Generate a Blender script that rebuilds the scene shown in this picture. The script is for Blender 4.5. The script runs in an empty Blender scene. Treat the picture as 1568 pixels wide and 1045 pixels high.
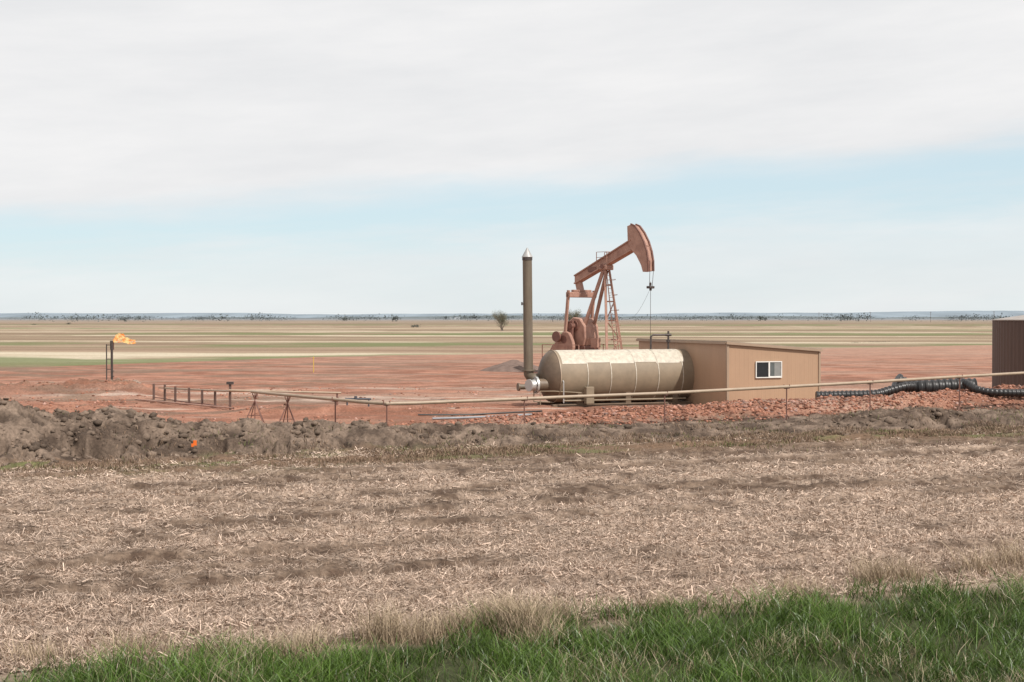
import bpy, bmesh, math, random
import numpy as np
from mathutils import Vector, Matrix
random.seed(7); rng=np.random.default_rng(11)
scene=bpy.context.scene
CAMH=4.2; F=2178.0
def at(px,d): return (px-784)/F*d
def zz(py,d): return CAMH-(py-487)/F*d
SUN_EL=math.radians(48); SUN_AZ=math.radians(-44)   # angle from +X (negative = towards the camera side)

# ------------------------------------------------------------ noise
def _h(xi,yi,seed):
    h=(xi.astype(np.int64)*374761393+yi.astype(np.int64)*668265263+seed*974634777)&0xffffffff
    h=((h^(h>>13))*1274126177)&0xffffffff
    h=h^(h>>16)
    return (h&0xffffff)/float(0xffffff)
def vn(x,y,seed=0):
    x=np.asarray(x,float); y=np.asarray(y,float)
    xi=np.floor(x); yi=np.floor(y); fx=x-xi; fy=y-yi
    fx=fx*fx*(3-2*fx); fy=fy*fy*(3-2*fy)
    a=_h(xi,yi,seed); b=_h(xi+1,yi,seed); c=_h(xi,yi+1,seed); d=_h(xi+1,yi+1,seed)
    return (a*(1-fx)+b*fx)*(1-fy)+(c*(1-fx)+d*fx)*fy
def fbm(x,y,o=4,seed=0,g=.5):
    s=0;a=1;t=0
    for i in range(o):
        s=s+a*vn(x*(2.03**i)+i*17.3,y*(2.03**i)-i*9.1,seed+i*7); t+=a; a*=g
    return s/t
def sst(a,b,x):
    t=np.clip((x-a)/(b-a),0,1); return t*t*(3-2*t)

C23,S23=math.cos(math.radians(23)),math.sin(math.radians(23))
def NT(X,Y): return (-S23*X+C23*Y, C23*X+S23*Y)
TB=[-40,-10,2.5,5.5,8.5,12,15.3,19.7,25,31,34,36.5,39,44,60]
HB=[1.2,1.45,1.4,1.1,.75,.62,.5,.3,.16,.12,.35,.6,.35,.25,.2]
TR=[16,19,22,27.4,33.3,38.4,42,46,60]
HR=[0,.12,.3,.5,.62,.66,.8,.95,1.0]
NE=17.5   # field edge (perpendicular offset)
def back_edge(X): return np.interp(X,[-90,-60,-42,-21,32,80,160],[98,106,118,152,188,224,280])
def rowwave(n,t): return np.sin(n*2*np.pi/.95+1.5*fbm(t*.1,n*.1,2,9)*2)
def rowbig(n,t): return np.sin(n*2*np.pi/2.15+2.2*fbm(t*.07,n*.15,3,19)*2)*(.3+1.2*fbm(t*.14,n*.5,3,27))
def residue(n,t,X,Y):
    """how much straw covers the soil, 0..1"""
    a=fbm(t*.16,n*1.3,4,101); b=fbm(X*1.3,Y*2.0,4,203,.6); c=fbm(t*.05,n*.33,3,205)
    r=(a*1.1+b*1.1+c*1.1-1.65)*2.7+.48+.14*rowwave(n,t)+.42*rowbig(n,t)
    r=r+1.0*np.exp(-((n-(32.5+.8*np.sin(t*.15)))/1.6)**2)*sst(12,26,t)
    r=r-.42*sst(33.5,36,n)-.22*sst(14,0,t)*sst(22,30,n)+.12*np.exp(-((n-20)/2.5)**2)
    return np.clip(r,0,1)
def ridg(X,Y): return 1-np.abs(2*fbm(X*.9,Y*1.3,4,41)-1)
def height(X,Y):
    n,t=NT(X,Y)
    z=.05*(fbm(X*.25,Y*.25,3,3)-.5)
    field=sst(NE,NE+1.5,n)*(1-sst(41,43,n))
    fz=.04*rowwave(n,t)*(.4+fbm(t*.3,n*.3,2,10))+.05*rowbig(n,t)+.19*(fbm(X*2.6,Y*2.6,5,5,.62)-.5)
    z=z+field*fz
    nb=n+1.2*(fbm(t*.35,n*.1,3,21)-.5)
    hb=np.interp(t,TB,HB)*(.75+.5*fbm(t*.5,t*.02,3,31))
    pf=np.where(nb<46.3,np.exp(-np.abs((nb-46.3)/2.3)**2.4),np.exp(-np.abs((nb-46.3)/1.6)**2))
    berm=hb*pf
    bm=np.exp(-((nb-45.4)/2.7)**4)
    berm=berm+bm*(.62*(ridg(X,Y)-.75)+.42*(fbm(X*2.2,Y*2.2,5,43,.62)-.5))*np.clip(.4+hb,0,1)
    pits=np.exp(-((nb-43.6)/.9)**2)*np.clip(hb,.1,.8)
    berm=berm-pits*.8*sst(.52,.62,fbm(X*1.1,Y*1.4,3,47))
    z=z+berm
    hr=np.interp(t,TR,HR)
    red=hr*np.exp(-np.abs((n-50.9)/2.1)**3)
    rm=np.exp(-((n-50.6)/2.8)**4)*np.clip(hr*3,0,1)
    z=z+red*(.8+.4*fbm(t*.6,n*.6,3,51))+rm*.40*(fbm(X*2.0,Y*2.0,5,53,.65)-.5)
    a=X/np.maximum(Y,1)
    l1=.66*np.exp(-np.abs((Y-79)/2.6)**2)*(1-sst(-.27,-.235,a))*(.6+.8*fbm(X*.3,Y*.3,3,61))
    l2=.85*np.exp(-((Y-52)/2.5)**2)*(1-sst(-.34,-.30,a+.03*(fbm(X,Y,2,8)-.5)))
    l3=.35*np.exp(-((Y-61)/4)**2)*(1-sst(-.30,-.24,a))
    z=z+(l1+l2+l3)*(1+1.1*(fbm(X*1.8,Y*1.8,4,63,.6)-.5))
    pad=sst(48,50,n)*(1-sst(0,6,Y-back_edge(X)))
    z=z+pad*(.18*(fbm(X*.8,Y*.8,5,71,.6)-.5))*(1-.6*sst(80,120,Y))
    z=z+.28*np.exp(-((Y-(63+.02*X))/1.0)**2)*sst(-13,-11,X)*(1-sst(-3.5,-2,X))*(.5+fbm(X*1.2,Y,3,77))
    z=z+2.6*(1-sst(2,12,Y))
    z=z+(.8*(fbm(X*.004,Y*.004,2,81)-.5))*sst(200,500,Y)
    return z
def ghz(x,y): return float(height(np.array([x]),np.array([y]))[0])

def mix(a,b,m):
    m=np.asarray(m)[...,None]; return a*(1-m)+b*m
def colour(X,Y):
    n,t=NT(X,Y)
    V=lambda *c: np.array(c)
    one=np.ones(X.shape+(3,))
    cl=fbm(X*3.5,Y*3.5,3,103)
    c=mix(one*V(.088,.058,.041),one*V(.175,.124,.09),sst(.3,.7,cl))
    c=mix(c,one*V(.38,.285,.22),residue(n,t,X,Y)*(.45+.7*cl))
    weed=sst(37.5,41,n+2*(fbm(t*.3,n*.3,3,7)-.5))*(1-sst(43,45,n))
    c=mix(c,mix(one*V(.155,.10,.066),one*V(.12,.12,.05),sst(.52,.70,fbm(t*.4,n,3,108))),weed)
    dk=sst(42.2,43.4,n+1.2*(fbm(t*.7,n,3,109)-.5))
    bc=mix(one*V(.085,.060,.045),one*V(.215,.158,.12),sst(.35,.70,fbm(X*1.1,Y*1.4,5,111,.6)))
    bc=mix(bc,one*V(.045,.031,.023),.85*sst(.74,.5,ridg(X,Y)))  # shade in the berm hollows painted into the soil colour
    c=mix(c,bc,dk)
    nn=n+1.6*(fbm(t*.45,n*.3,4,113)-.5)+.9*np.interp(t,[0,15,20],[-1,-.5,0])
    redm=sst(48.3,49.3,nn)
    rc=mix(one*V(.225,.10,.064),one*V(.36,.18,.122),sst(.3,.7,fbm(X*.5,Y*.5,5,115,.6)))
    rc=mix(rc,one*V(.33,.215,.16),.6*sst(.48,.68,fbm(X*.08,Y*.35,4,117)))
    rc=mix(rc,one*V(.43,.33,.27),.8*sst(.57,.66,fbm(X*.13+3,Y*.7,4,118))*sst(58,62,Y)*(1-sst(80,100,Y)))
    rc=mix(rc,one*V(.17,.12,.085),.7*sst(.52,.66,fbm(X*.22,Y*.4,4,119))*sst(4,-16,X))
    rc=mix(rc,one*V(.17,.10,.072),.45*sst(.52,.62,fbm(X*.15-9,Y*.9,4,120)))
    rc=mix(rc,one*V(.36,.23,.17),.5*sst(120,180,Y))
    c=mix(c,rc,redm)
    bx=Y-back_edge(X)+6*(fbm(X*.05,Y*.05,3,121)-.5)
    far=sst(-2,3,bx)
    wv=14*(fbm(X*.006,Y*.004,3,5)-.5)
    q=vn((Y+X*.10+wv)/22,X*.0015,131); q2=vn((Y+X*.10+wv)/8,X*.006,133)
    q3=vn((Y-X*.05)/110,X*.0008,139)
    brk=fbm(X*.035,Y*.10,5,151,.6)
    fc=mix(one*V(.20,.14,.092),one*V(.37,.29,.20),sst(.2,.75,q*.4+q2*.3*(1-sst(350,800,Y))+q3*.35+brk*.5-.28))
    fc=mix(fc,one*V(.50,.43,.32),sst(.52,.68,q)*.85*sst(.38,.58,brk)*(1-sst(500,1200,Y)))
    fc=mix(fc,one*V(.24,.15,.105),sst(.6,.75,vn((Y+X*.1)/60+7,X*.002,141))*.4*(1-sst(900,2500,Y)))
    pxy=9148/np.maximum(Y,1); aa=X/np.maximum(Y,1); L=np.log(np.maximum(Y,10))
    gb=np.exp(-((pxy-(57-20*aa))/2.0)**2)*(1-sst(.0,.1,aa))
    gb=gb+1.3*np.exp(-((pxy-43-14*(fbm(aa*3,L,2,6)-.5))/3.)**2)*np.exp(-((aa+.07)/.16)**2)
    gb=gb+1.0*np.exp(-((pxy-25)/1.6)**2)*fbm(aa*8,L*3,3,12)+.8*sst(.58,.68,vn((Y+X*.1)/45+3,X*.003,143))*(1-sst(900,1800,Y))
    gb=gb+1.1*np.exp(-(bx/5)**2)*(aa<.05)*fbm(aa*30,L*5,3,14)
    fc=mix(fc,one*V(.135,.155,.065),np.clip(gb*.95*sst(.28,.58,fbm(X*.05,Y*.06,4,17)),0,.85))
    fc=mix(fc,one*V(.25,.205,.17),.6*sst(600,1800,Y)); fc=mix(fc,one*V(.18,.20,.22),.9*sst(1300,4200,Y))  # distance haze mixed into the far ground colour
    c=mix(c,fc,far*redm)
    g=1-sst(NE-.5,NE+.3,n+.5*(fbm(X*1.5,Y*1.5,2,15)-.5))
    c=mix(c,one*V(.05,.055,.024),g)
    return c

# ------------------------------------------------------------ materials
def newmat(name):
    m=bpy.data.materials.new(name); m.use_nodes=True
    nt=m.node_tree; b=nt.nodes['Principled BSDF']; return m,nt,b
def mat(name,col,rough=.6,metal=0.,var=.18,scale=3.,bump=.0,bscale=25.,streak=None,dust=None):
    m,nt,b=newmat(name); N=nt.nodes; L=nt.links
    tc=N.new('ShaderNodeTexCoord'); mp=N.new('ShaderNodeMapping'); L.new(tc.outputs['Object'],mp.inputs[0])
    if streak: mp.inputs['Scale'].default_value=streak
    nz=N.new('ShaderNodeTexNoise'); nz.inputs['Scale'].default_value=scale; nz.inputs['Detail'].default_value=6
    nz.inputs['Roughness'].default_value=.65; L.new(mp.outputs[0],nz.inputs['Vector'])
    r=N.new('ShaderNodeValToRGB'); r.color_ramp.elements[0].position=.3; r.color_ramp.elements[1].position=.72
    lo=[c*(1-var) for c in col]; hi=[min(1,c*(1+var)) for c in col]
    if dust: hi=[c*(1-.5)+d*.5 for c,d in zip(hi,dust)]
    r.color_ramp.elements[0].color=(*lo,1); r.color_ramp.elements[1].color=(*hi,1)
    L.new(nz.outputs['Fac'],r.inputs[0]); L.new(r.outputs[0],b.inputs['Base Color'])
    b.inputs['Roughness'].default_value=rough; b.inputs['Metallic'].default_value=metal
    if bump:
        n2=N.new('ShaderNodeTexNoise'); n2.inputs['Scale'].default_value=bscale; L.new(tc.outputs['Object'],n2.inputs['Vector'])
        bp=N.new('ShaderNodeBump'); bp.inputs['Strength'].default_value=bump; bp.inputs['Distance'].default_value=.02
        L.new(n2.outputs['Fac'],bp.inputs['Height']); L.new(bp.outputs[0],b.inputs['Normal'])
    return m
def vcolmat(name,rough=.8,trans=0.,spec=.3,noise=None):
    m,nt,b=newmat(name); N=nt.nodes; L=nt.links
    at_=N.new('ShaderNodeAttribute'); at_.attribute_name='Col'
    b.inputs['Roughness'].default_value=rough; b.inputs['Specular IOR Level'].default_value=spec
    src=at_.outputs['Color']
    if noise:
        tc=N.new('ShaderNodeTexCoord')
        for sc,lo,hi in noise:
            nz=N.new('ShaderNodeTexNoise'); nz.inputs['Scale'].default_value=sc; nz.inputs['Detail'].default_value=4; nz.inputs['Roughness'].default_value=.7
            L.new(tc.outputs['Object'],nz.inputs['Vector'])
            mr=N.new('ShaderNodeMapRange'); mr.inputs[1].default_value=.32; mr.inputs[2].default_value=.68; mr.inputs[3].default_value=lo; mr.inputs[4].default_value=hi
            L.new(nz.outputs['Fac'],mr.inputs[0])
            mx=N.new('ShaderNodeVectorMath'); mx.operation='SCALE'; L.new(src,mx.inputs[0]); L.new(mr.outputs[0],mx.inputs['Scale']); src=mx.outputs[0]
        bp=N.new('ShaderNodeBump'); bp.inputs['Strength'].default_value=.9; bp.inputs['Distance'].default_value=.05
        nz=N.new('ShaderNodeTexNoise'); nz.inputs['Scale'].default_value=9; nz.inputs['Detail'].default_value=5; nz.inputs['Roughness'].default_value=.75
        L.new(tc.outputs['Object'],nz.inputs['Vector']); L.new(nz.outputs['Fac'],bp.inputs['Height']); L.new(bp.outputs[0],b.inputs['Normal'])
    L.new(src,b.inputs['Base Color'])
    if trans:
        tr=N.new('ShaderNodeBsdfTranslucent'); L.new(src,tr.inputs['Color'])
        ms=N.new('ShaderNodeMixShader'); ms.inputs[0].default_value=trans
        L.new(b.outputs[0],ms.inputs[1]); L.new(tr.outputs[0],ms.inputs[2]); L.new(ms.outputs[0],N['Material Output'].inputs['Surface'])
    return m

def npmesh(name,V,Fc,k,mat_,col=None,smooth=False):
    me=bpy.data.meshes.new(name)
    me.vertices.add(len(V)); me.vertices.foreach_set('co',np.ascontiguousarray(V,dtype=np.float32).ravel())
    m=len(Fc); me.loops.add(m*k); me.loops.foreach_set('vertex_index',np.ascontiguousarray(Fc,dtype=np.int32).ravel())
    me.polygons.add(m); me.polygons.foreach_set('loop_start',np.arange(0,m*k,k,dtype=np.int32))
    if smooth: me.polygons.foreach_set('use_smooth',np.ones(m,dtype=bool))
    me.update(calc_edges=True)
    if col is not None:
        a=me.color_attributes.new('Col','FLOAT_COLOR','POINT')
        a.data.foreach_set('color',np.concatenate([col,np.ones((len(V),1))],1).astype(np.float32).ravel())
    me.materials.append(mat_)
    o=bpy.data.objects.new(name,me); scene.collection.objects.link(o); return o

# ------------------------------------------------------------ ground
def rows():
    r=list(np.linspace(-30,12.8,40))
    p=np.arange(9148/13,9148/60,-.6); r+=list(9148/p)
    p=np.arange(9148/60,9148/1200,-.36); r+=list(9148/p)
    r+=list(np.geomspace(1230,26000,45)); return np.array(r)
D=rows()
core=np.linspace(-.40,.40,860); out=.40+np.geomspace(.003,3.0,45)
A=np.concatenate([-out[::-1],core,out])
YY,AA=np.meshgrid(D,A,indexing='ij')
XX=AA*np.maximum(YY,13)
nr,nc=XX.shape
Z=height(XX,YY)
Vt=np.stack([XX,YY,Z],-1).reshape(-1,3)
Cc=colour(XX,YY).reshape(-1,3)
i=np.arange(nr-1)[:,None]*nc+np.arange(nc-1)[None,:]
Fq=np.stack([i,i+1,i+nc+1,i+nc],-1).reshape(-1,4)
gm=vcolmat('ground_soil',.95,noise=[(11,.66,1.34),(1.3,.86,1.14)],spec=.15)
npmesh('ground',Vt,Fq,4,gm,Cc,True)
del Vt,Cc,XX,YY,Z

# ------------------------------------------------------------ rocks / clods
def rocks(name,P,S,cols,mat_,sub=1,flat=.7,jit=.28):
    bm=bmesh.new(); bmesh.ops.create_icosphere(bm,subdivisions=sub,radius=1)
    tv=np.array([v.co[:] for v in bm.verts]); tf=np.array([[v.index for v in f.verts] for f in bm.faces]); bm.free()
    n=len(P); k=len(tv)
    V=np.repeat(tv[None],n,0)*(1+jit*(rng.random((n,k,1))*2-1))
    V=V*(.65+.7*rng.random((n,1,3))); V[...,2]*=flat
    th=rng.random(n)*6.283; c,s=np.cos(th)[:,None],np.sin(th)[:,None]
    x=V[...,0]*c-V[...,1]*s; y=V[...,0]*s+V[...,1]*c
    V=np.stack([x,y,V[...,2]],-1)*S[:,None,None]+P[:,None,:]
    Fc=(tf[None]+np.arange(n)[:,None,None]*k).reshape(-1,3)
    cc=np.repeat(cols[:,None],k,1).reshape(-1,3)
    return npmesh(name,V.reshape(-1,3),Fc,3,mat_,cc)
rockm=vcolmat('rough_earth',.95,noise=[(14,.8,1.2)],spec=.15)
N0=11000; t=rng.uniform(-6,48,N0); n=44.9+rng.normal(0,1.4,N0)
X=C23*t-S23*n; Y=S23*t+C23*n
keep=(rng.random(N0)<np.clip(np.interp(t,TB,HB)*.5+.12,0,1))&(fbm(X*.8,Y*.8,3,5)>.46); X=X[keep];Y=Y[keep]
S=.02+.14*rng.random(len(X))**4
rocks('soil_clods',np.stack([X,Y,height(X,Y)+S*.1],-1),S,np.array([.17,.125,.095])*(.5+.8*rng.random((len(X),1))),rockm,1)
N1=42000; t=rng.uniform(17,52,N1); n=50.3+rng.normal(0,1.5,N1)
X=C23*t-S23*n; Y=S23*t+C23*n
ok=(n>48.4)&(rng.random(N1)<np.interp(t,[17,24,52],[.25,1,1])); X=X[ok];Y=Y[ok]
a=rng.uniform(-.42,-.02,12000); d=rng.uniform(55,86,12000); nn=NT(a*d,d)[0]
k2=(nn>51)&((fbm(a*d*.5,d*.5,3,8)>.55)|(a<-.27)); X=np.concatenate([X,(a*d)[k2]]); Y=np.concatenate([Y,d[k2]])
S=.010+.085*rng.random(len(X))**7
cs=np.array([.29,.135,.09])*(.4+1.1*rng.random((len(X),1)))+rng.random((len(X),1))**6*.14
rocks('scoria_gravel',np.stack([X,Y,height(X,Y)+S*.1],-1),S,cs,rockm,1)

# ------------------------------------------------------------ blades
def blades(name,X,Y,h,w,bend,cb,ct,mat_,zoff=0,lean=None):
    n=len(X); z=height(X,Y)+zoff
    yaw=rng.random(n)*6.283; dirx,diry=np.cos(yaw),np.sin(yaw)
    if lean is not None: dirx=dirx+lean[0]; diry=diry+lean[1]
    fw=rng.random(n)*6.283; wx,wy=np.cos(fw)*w/2,np.sin(fw)*w/2
    def pt(f,hf,wf):
        return [np.stack([X+dirx*bend*h*f+s*wx*wf,Y+diry*bend*h*f+s*wy*wf,z+h*hf],-1) for s in(-1,1)]
    a=pt(0,0,1); b=pt(.35,.6,.8); c=pt(1,1,.12)
    V=np.stack([a[0],a[1],b[0],b[1],c[0],c[1]],1)
    base=np.arange(n)[:,None]*6
    Fc=np.stack([base+np.array([0,1,3,2]),base+np.array([2,3,5,4])],1).reshape(-1,4)
    mid=(cb+ct)/2
    cc=np.stack([cb,cb,mid,mid,ct,ct],1)
    return npmesh(name,V.reshape(-1,3),Fc,4,mat_,cc.reshape(-1,3))
grassm=vcolmat('grass_blades',.36,.32,.4)
strawm=vcolmat('dry_straw',.75,0,.25)
NG=210000
n=NE+.1-rng.random(NG)**.8*6.5; t=rng.uniform(-9,24,NG)
n=n+1.1*(fbm(t*.8,t*0+2,4,3)-.5)*2
X=C23*t-S23*n; Y=S23*t+C23*n
cl=fbm(X*1.6,Y*1.6,3,19)
ok=(Y>12.2)&(np.abs(X)<.42*Y+1)&(rng.random(NG)<np.clip((cl-.28)*3.2,.12,1)); X=X[ok];Y=Y[ok]; n=n[ok]; m=len(X)
pat=fbm(X*.9,Y*.9,4,23)
h=(.11+.25*rng.random(m)**1.5)*(.3+1.25*pat)
g=rng.random((m,1)); pg=pat[:,None]
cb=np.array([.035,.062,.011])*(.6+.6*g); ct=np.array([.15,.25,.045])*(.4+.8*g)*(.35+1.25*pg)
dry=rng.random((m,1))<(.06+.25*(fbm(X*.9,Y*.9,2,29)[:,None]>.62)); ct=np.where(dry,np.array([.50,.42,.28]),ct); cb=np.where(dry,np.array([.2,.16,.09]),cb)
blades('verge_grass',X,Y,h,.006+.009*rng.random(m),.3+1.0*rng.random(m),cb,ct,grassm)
pts=[]; hs=[]
for px,py,s,cnt,hh_ in [(440,1010,.3,300,.32),(470,1000,.3,250,.3),(585,985,.25,450,.48),(640,985,.25,300,.35),(700,972,.3,400,.35),(760,968,.3,500,.5),(800,975,.3,900,.52),(830,985,.3,300,.35),(850,955,.25,250,.4),(1010,935,.3,200,.3),(1220,912,.4,200,.3),(1340,895,.3,500,.42),(1390,890,.3,300,.35),(1500,880,.35,350,.42),(1560,870,.35,300,.4),(200,1005,.4,300,.3),(60,1018,.4,300,.3),(320,1005,.3,200,.25)]:
    d=9148/(py-487); pts.append(np.stack([at(px,d)+rng.normal(0,s*.6,cnt),d+rng.normal(0,s*.5,cnt)],-1)); hs.append(hh_*(.3+.9*rng.random(cnt)))
tt=rng.uniform(-6,24,6000); n2=NE+.4+rng.normal(0,.5,6000); kk=rng.random(6000)<np.clip((fbm(tt*.9,n2,3,57)-.35)*4,0,1); tt=tt[kk];n2=n2[kk]
pts.append(np.stack([C23*tt-S23*n2,S23*tt+C23*n2],-1)); hs.append(.06+.16*rng.random(len(tt)))
Pw=np.concatenate(pts); m=len(Pw); g=rng.random((m,1)); hh=np.concatenate(hs)
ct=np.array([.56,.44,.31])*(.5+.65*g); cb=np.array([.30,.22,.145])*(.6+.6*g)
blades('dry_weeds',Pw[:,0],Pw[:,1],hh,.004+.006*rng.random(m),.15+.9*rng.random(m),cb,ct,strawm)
def fieldpts(N,n0=NE+.2,n1=42.8,seed=1):
    a=rng.uniform(-.42,.42,N); u=rng.random(N)
    d=1/(1/15.5+(1/54.-1/15.5)*u); X=a*d; Y=d; n,t=NT(X,Y)
    k=(n>n0)&(n<n1); return X[k],Y[k],n[k],t[k]
X,Y,n,t=fieldpts(320000)
row=.5+.5*np.cos((n*2*np.pi/.48)+1.5*fbm(t*.1,n*.1,2,9)*4)
k=rng.random(len(X))<np.clip(row**2*.9+.1,0,1)*np.clip(residue(n,t,X,Y)*.85+.07,0,1)
X=X[k];Y=Y[k];n=n[k];t=t[k];m=len(X); g=rng.random((m,1))
sc=np.clip(Y/22,1,1.9)
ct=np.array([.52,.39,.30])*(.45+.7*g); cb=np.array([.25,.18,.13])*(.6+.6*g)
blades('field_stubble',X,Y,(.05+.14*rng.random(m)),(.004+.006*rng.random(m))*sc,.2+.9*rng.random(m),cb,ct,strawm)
X,Y,n,t=fieldpts(700000)
rs=residue(n,t,X,Y)
k=rng.random(len(X))<np.clip(rs*1.0+.03,0,1)
X=X[k];Y=Y[k];rs=rs[k];m=len(X); g=rng.random((m,1))
yaw=rng.normal(math.radians(23),1.1,m); L=.03+.16*rng.random(m)**2; pitch=rng.normal(0,.35,m)
w=(.004+.012*rng.random(m)**2.5)*np.clip(Y/22,1,2.0)
dx,dy,dz=np.cos(yaw)*np.cos(pitch)*L/2,np.sin(yaw)*np.cos(pitch)*L/2,np.sin(pitch)*L/2
z=height(X,Y)+.010+np.abs(dz)+.04*rng.random(m)
roll=rng.uniform(-1.1,1.1,m); wx,wy,wz=-np.sin(yaw)*np.cos(roll)*w/2,np.cos(yaw)*np.cos(roll)*w/2,np.sin(roll)*w/2
c0=np.stack([X,Y,z],-1); dd=np.stack([dx,dy,dz],-1); ww=np.stack([wx,wy,wz],-1)
V=np.stack([c0-dd-ww,c0+dd-ww,c0+dd+ww,c0-dd+ww],1).reshape(-1,3)
col=np.array([.63,.48,.38])*(.34+.75*g**1.3)*(.65+.45*rs[:,None])
npmesh('straw_residue',V,(np.arange(m)[:,None]*4+np.arange(4)),4,strawm,np.repeat(col,4,0))
Nw=110000; tt=rng.uniform(-4,50,Nw); nn=rng.normal(41.6,1.4,Nw); nn=np.where(rng.random(Nw)<.1,rng.normal(46.3,1.3,Nw),nn)
X=C23*tt-S23*nn; Y=S23*tt+C23*nn
k=rng.random(Nw)<np.clip((fbm(tt*.5,nn*1.2,3,31)-.40)*3.5,0,1)*np.interp(tt,[0,12],[.25,1]); X=X[k];Y=Y[k];m=len(X); g=rng.random((m,1))
gr=(rng.random((m,1))<.06+.6*(fbm(X*.35,Y*.6,2,35)[:,None]>.58))
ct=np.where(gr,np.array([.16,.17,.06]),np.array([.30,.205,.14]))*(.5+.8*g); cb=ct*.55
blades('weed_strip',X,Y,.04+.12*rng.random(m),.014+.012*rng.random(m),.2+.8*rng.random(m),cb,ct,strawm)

# ------------------------------------------------------------ part builder
class Thing:
    def __init__(s,name,origin=(0,0,0),yaw=0):
        s.e=bpy.data.objects.new(name,None); s.e.empty_display_size=.3
        s.e.location=origin; s.e.rotation_euler=(0,0,yaw); scene.collection.objects.link(s.e); s.n={}
    def add(s,bm,name,m,smooth=False):
        bmesh.ops.recalc_face_normals(bm,faces=bm.faces)
        me=bpy.data.meshes.new(name); bm.to_mesh(me); bm.free(); me.materials.append(m)
        if smooth:
            for p in me.polygons: p.use_smooth=True
        o=bpy.data.objects.new(name,me); scene.collection.objects.link(o); o.parent=s.e
        if smooth:
            md=o.modifiers.new('es','EDGE_SPLIT'); md.split_angle=math.radians(38)
        return o
    def box(s,name,lo,hi,m,bev=.012):
        bm=bmesh.new(); bmesh.ops.create_cube(bm,size=1)
        for v in bm.verts: v.co=Vector([(lo[i]+hi[i])/2+v.co[i]*(hi[i]-lo[i]) for i in range(3)])
        if bev: bmesh.ops.bevel(bm,geom=bm.edges[:],offset=min(bev,min(hi[i]-lo[i] for i in range(3))*.3),segments=1,affect='EDGES')
        return s.add(bm,name,m)
    def beams(s,name,segs,m):
        bm=bmesh.new()
        for p0,p1,w,h in segs:
            p0=Vector(p0);p1=Vector(p1);d=p1-p0
            q=d.to_track_quat('X','Z'); M=Matrix.Translation((p0+p1)/2)@q.to_matrix().to_4x4()@Matrix.Diagonal((d.length,w,h,1))
            bmesh.ops.create_cube(bm,size=1,matrix=M)
        return s.add(bm,name,m)
    def tube(s,name,pts,r,m,seg=12,caps=True,rad=None):
        bm=bmesh.new(); tubebm(bm,pts,r,seg,rad); return s.add(bm,name,m,True)
    def tubes(s,name,lst,m,seg=8):
        bm=bmesh.new()
        for pts,r in lst: tubebm(bm,pts,r,seg)
        return s.add(bm,name,m,True)
    def prism(s,name,poly,v0,v1,m,bev=.02):
        bm=bmesh.new(); a=[bm.verts.new((x,v0,z)) for x,z in poly]; b=[bm.verts.new((x,v1,z)) for x,z in poly]
        bm.faces.new(a); bm.faces.new(b[::-1]); k=len(poly)
        for i in range(k): bm.faces.new((a[i],a[(i+1)%k],b[(i+1)%k],b[i]))
        bmesh.ops.recalc_face_normals(bm,faces=bm.faces)
        if bev: bmesh.ops.bevel(bm,geom=bm.edges[:],offset=bev,segments=1,affect='EDGES')
        return s.add(bm,name,m)
def tubebm(bm,pts,r,seg=10,rad=None):
    pts=[Vector(p) for p in pts]; rings=[]; n=len(pts)
    up=Vector((0,0,1)); prev=None
    for i,p in enumerate(pts):
        d=(pts[min(i+1,n-1)]-pts[max(i-1,0)]).normalized()
        if prev is None:
            ref=up if abs(d.z)<.9 else Vector((1,0,0)); u=d.cross(ref).normalized()
        else:
            u=(prev-d*prev.dot(d)).normalized()
        prev=u; v=d.cross(u); rr=rad[i] if rad else r
        rings.append([bm.verts.new(p+(u*math.cos(2*math.pi*k/seg)+v*math.sin(2*math.pi*k/seg))*rr) for k in range(seg)])
    for a,b in zip(rings,rings[1:]):
        for k in range(seg): bm.faces.new((a[k],a[(k+1)%seg],b[(k+1)%seg],b[k]))
    bm.faces.new(rings[0][::-1]); bm.faces.new(rings[-1])

M_rust=mat('oxide_red_paint',(.35,.185,.135),.6,0,.25,1.5,.2,18,dust=(.46,.30,.23))
M_rustd=mat('dark_oxide_paint',(.17,.08,.06),.6,0,.25,3)
M_steel=mat('dark_steel',(.07,.055,.05),.55,.3,.3,6)
M_rack=mat('rusty_post_steel',(.12,.07,.055),.7,0,.3,6)
M_olive=mat('olive_brown_paint',(.14,.11,.078),.55,0,.2,2,streak=(3,3,.5))
M_tan=mat('tan_tank_paint',(.235,.18,.122),.65,0,.14,2,.1,8)
M_head=mat('brown_tank_paint',(.15,.105,.07),.55,0,.25,2,.1,8)
M_glare=mat('pale_glare_tone',(.48,.425,.345),.55,.0,.24,5,.8,9)  # pale tone painted in for glare on the tank top; bands share it
M_grey=mat('bare_aluminium',(.5,.49,.47),.4,.5,.12,6)
M_pipe=mat('buff_pipe_paint',(.34,.255,.18),.5,0,.15,3,streak=(1,1,1))
M_black=mat('black_plastic',(.014,.014,.015),.4,0,.3,3,dust=(.05,.04,.035))
M_white=mat('white_vinyl',(.7,.68,.64),.5,0,.06,5)
M_glassd=mat('dark_glass',(.02,.022,.025),.12,0,.2,1.5)
M_glassl=mat('grey_glass',(.10,.11,.11),.15,0,.25,2)
M_blind=mat('window_screen',(.22,.22,.21),.6,0,.1,5)

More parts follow.
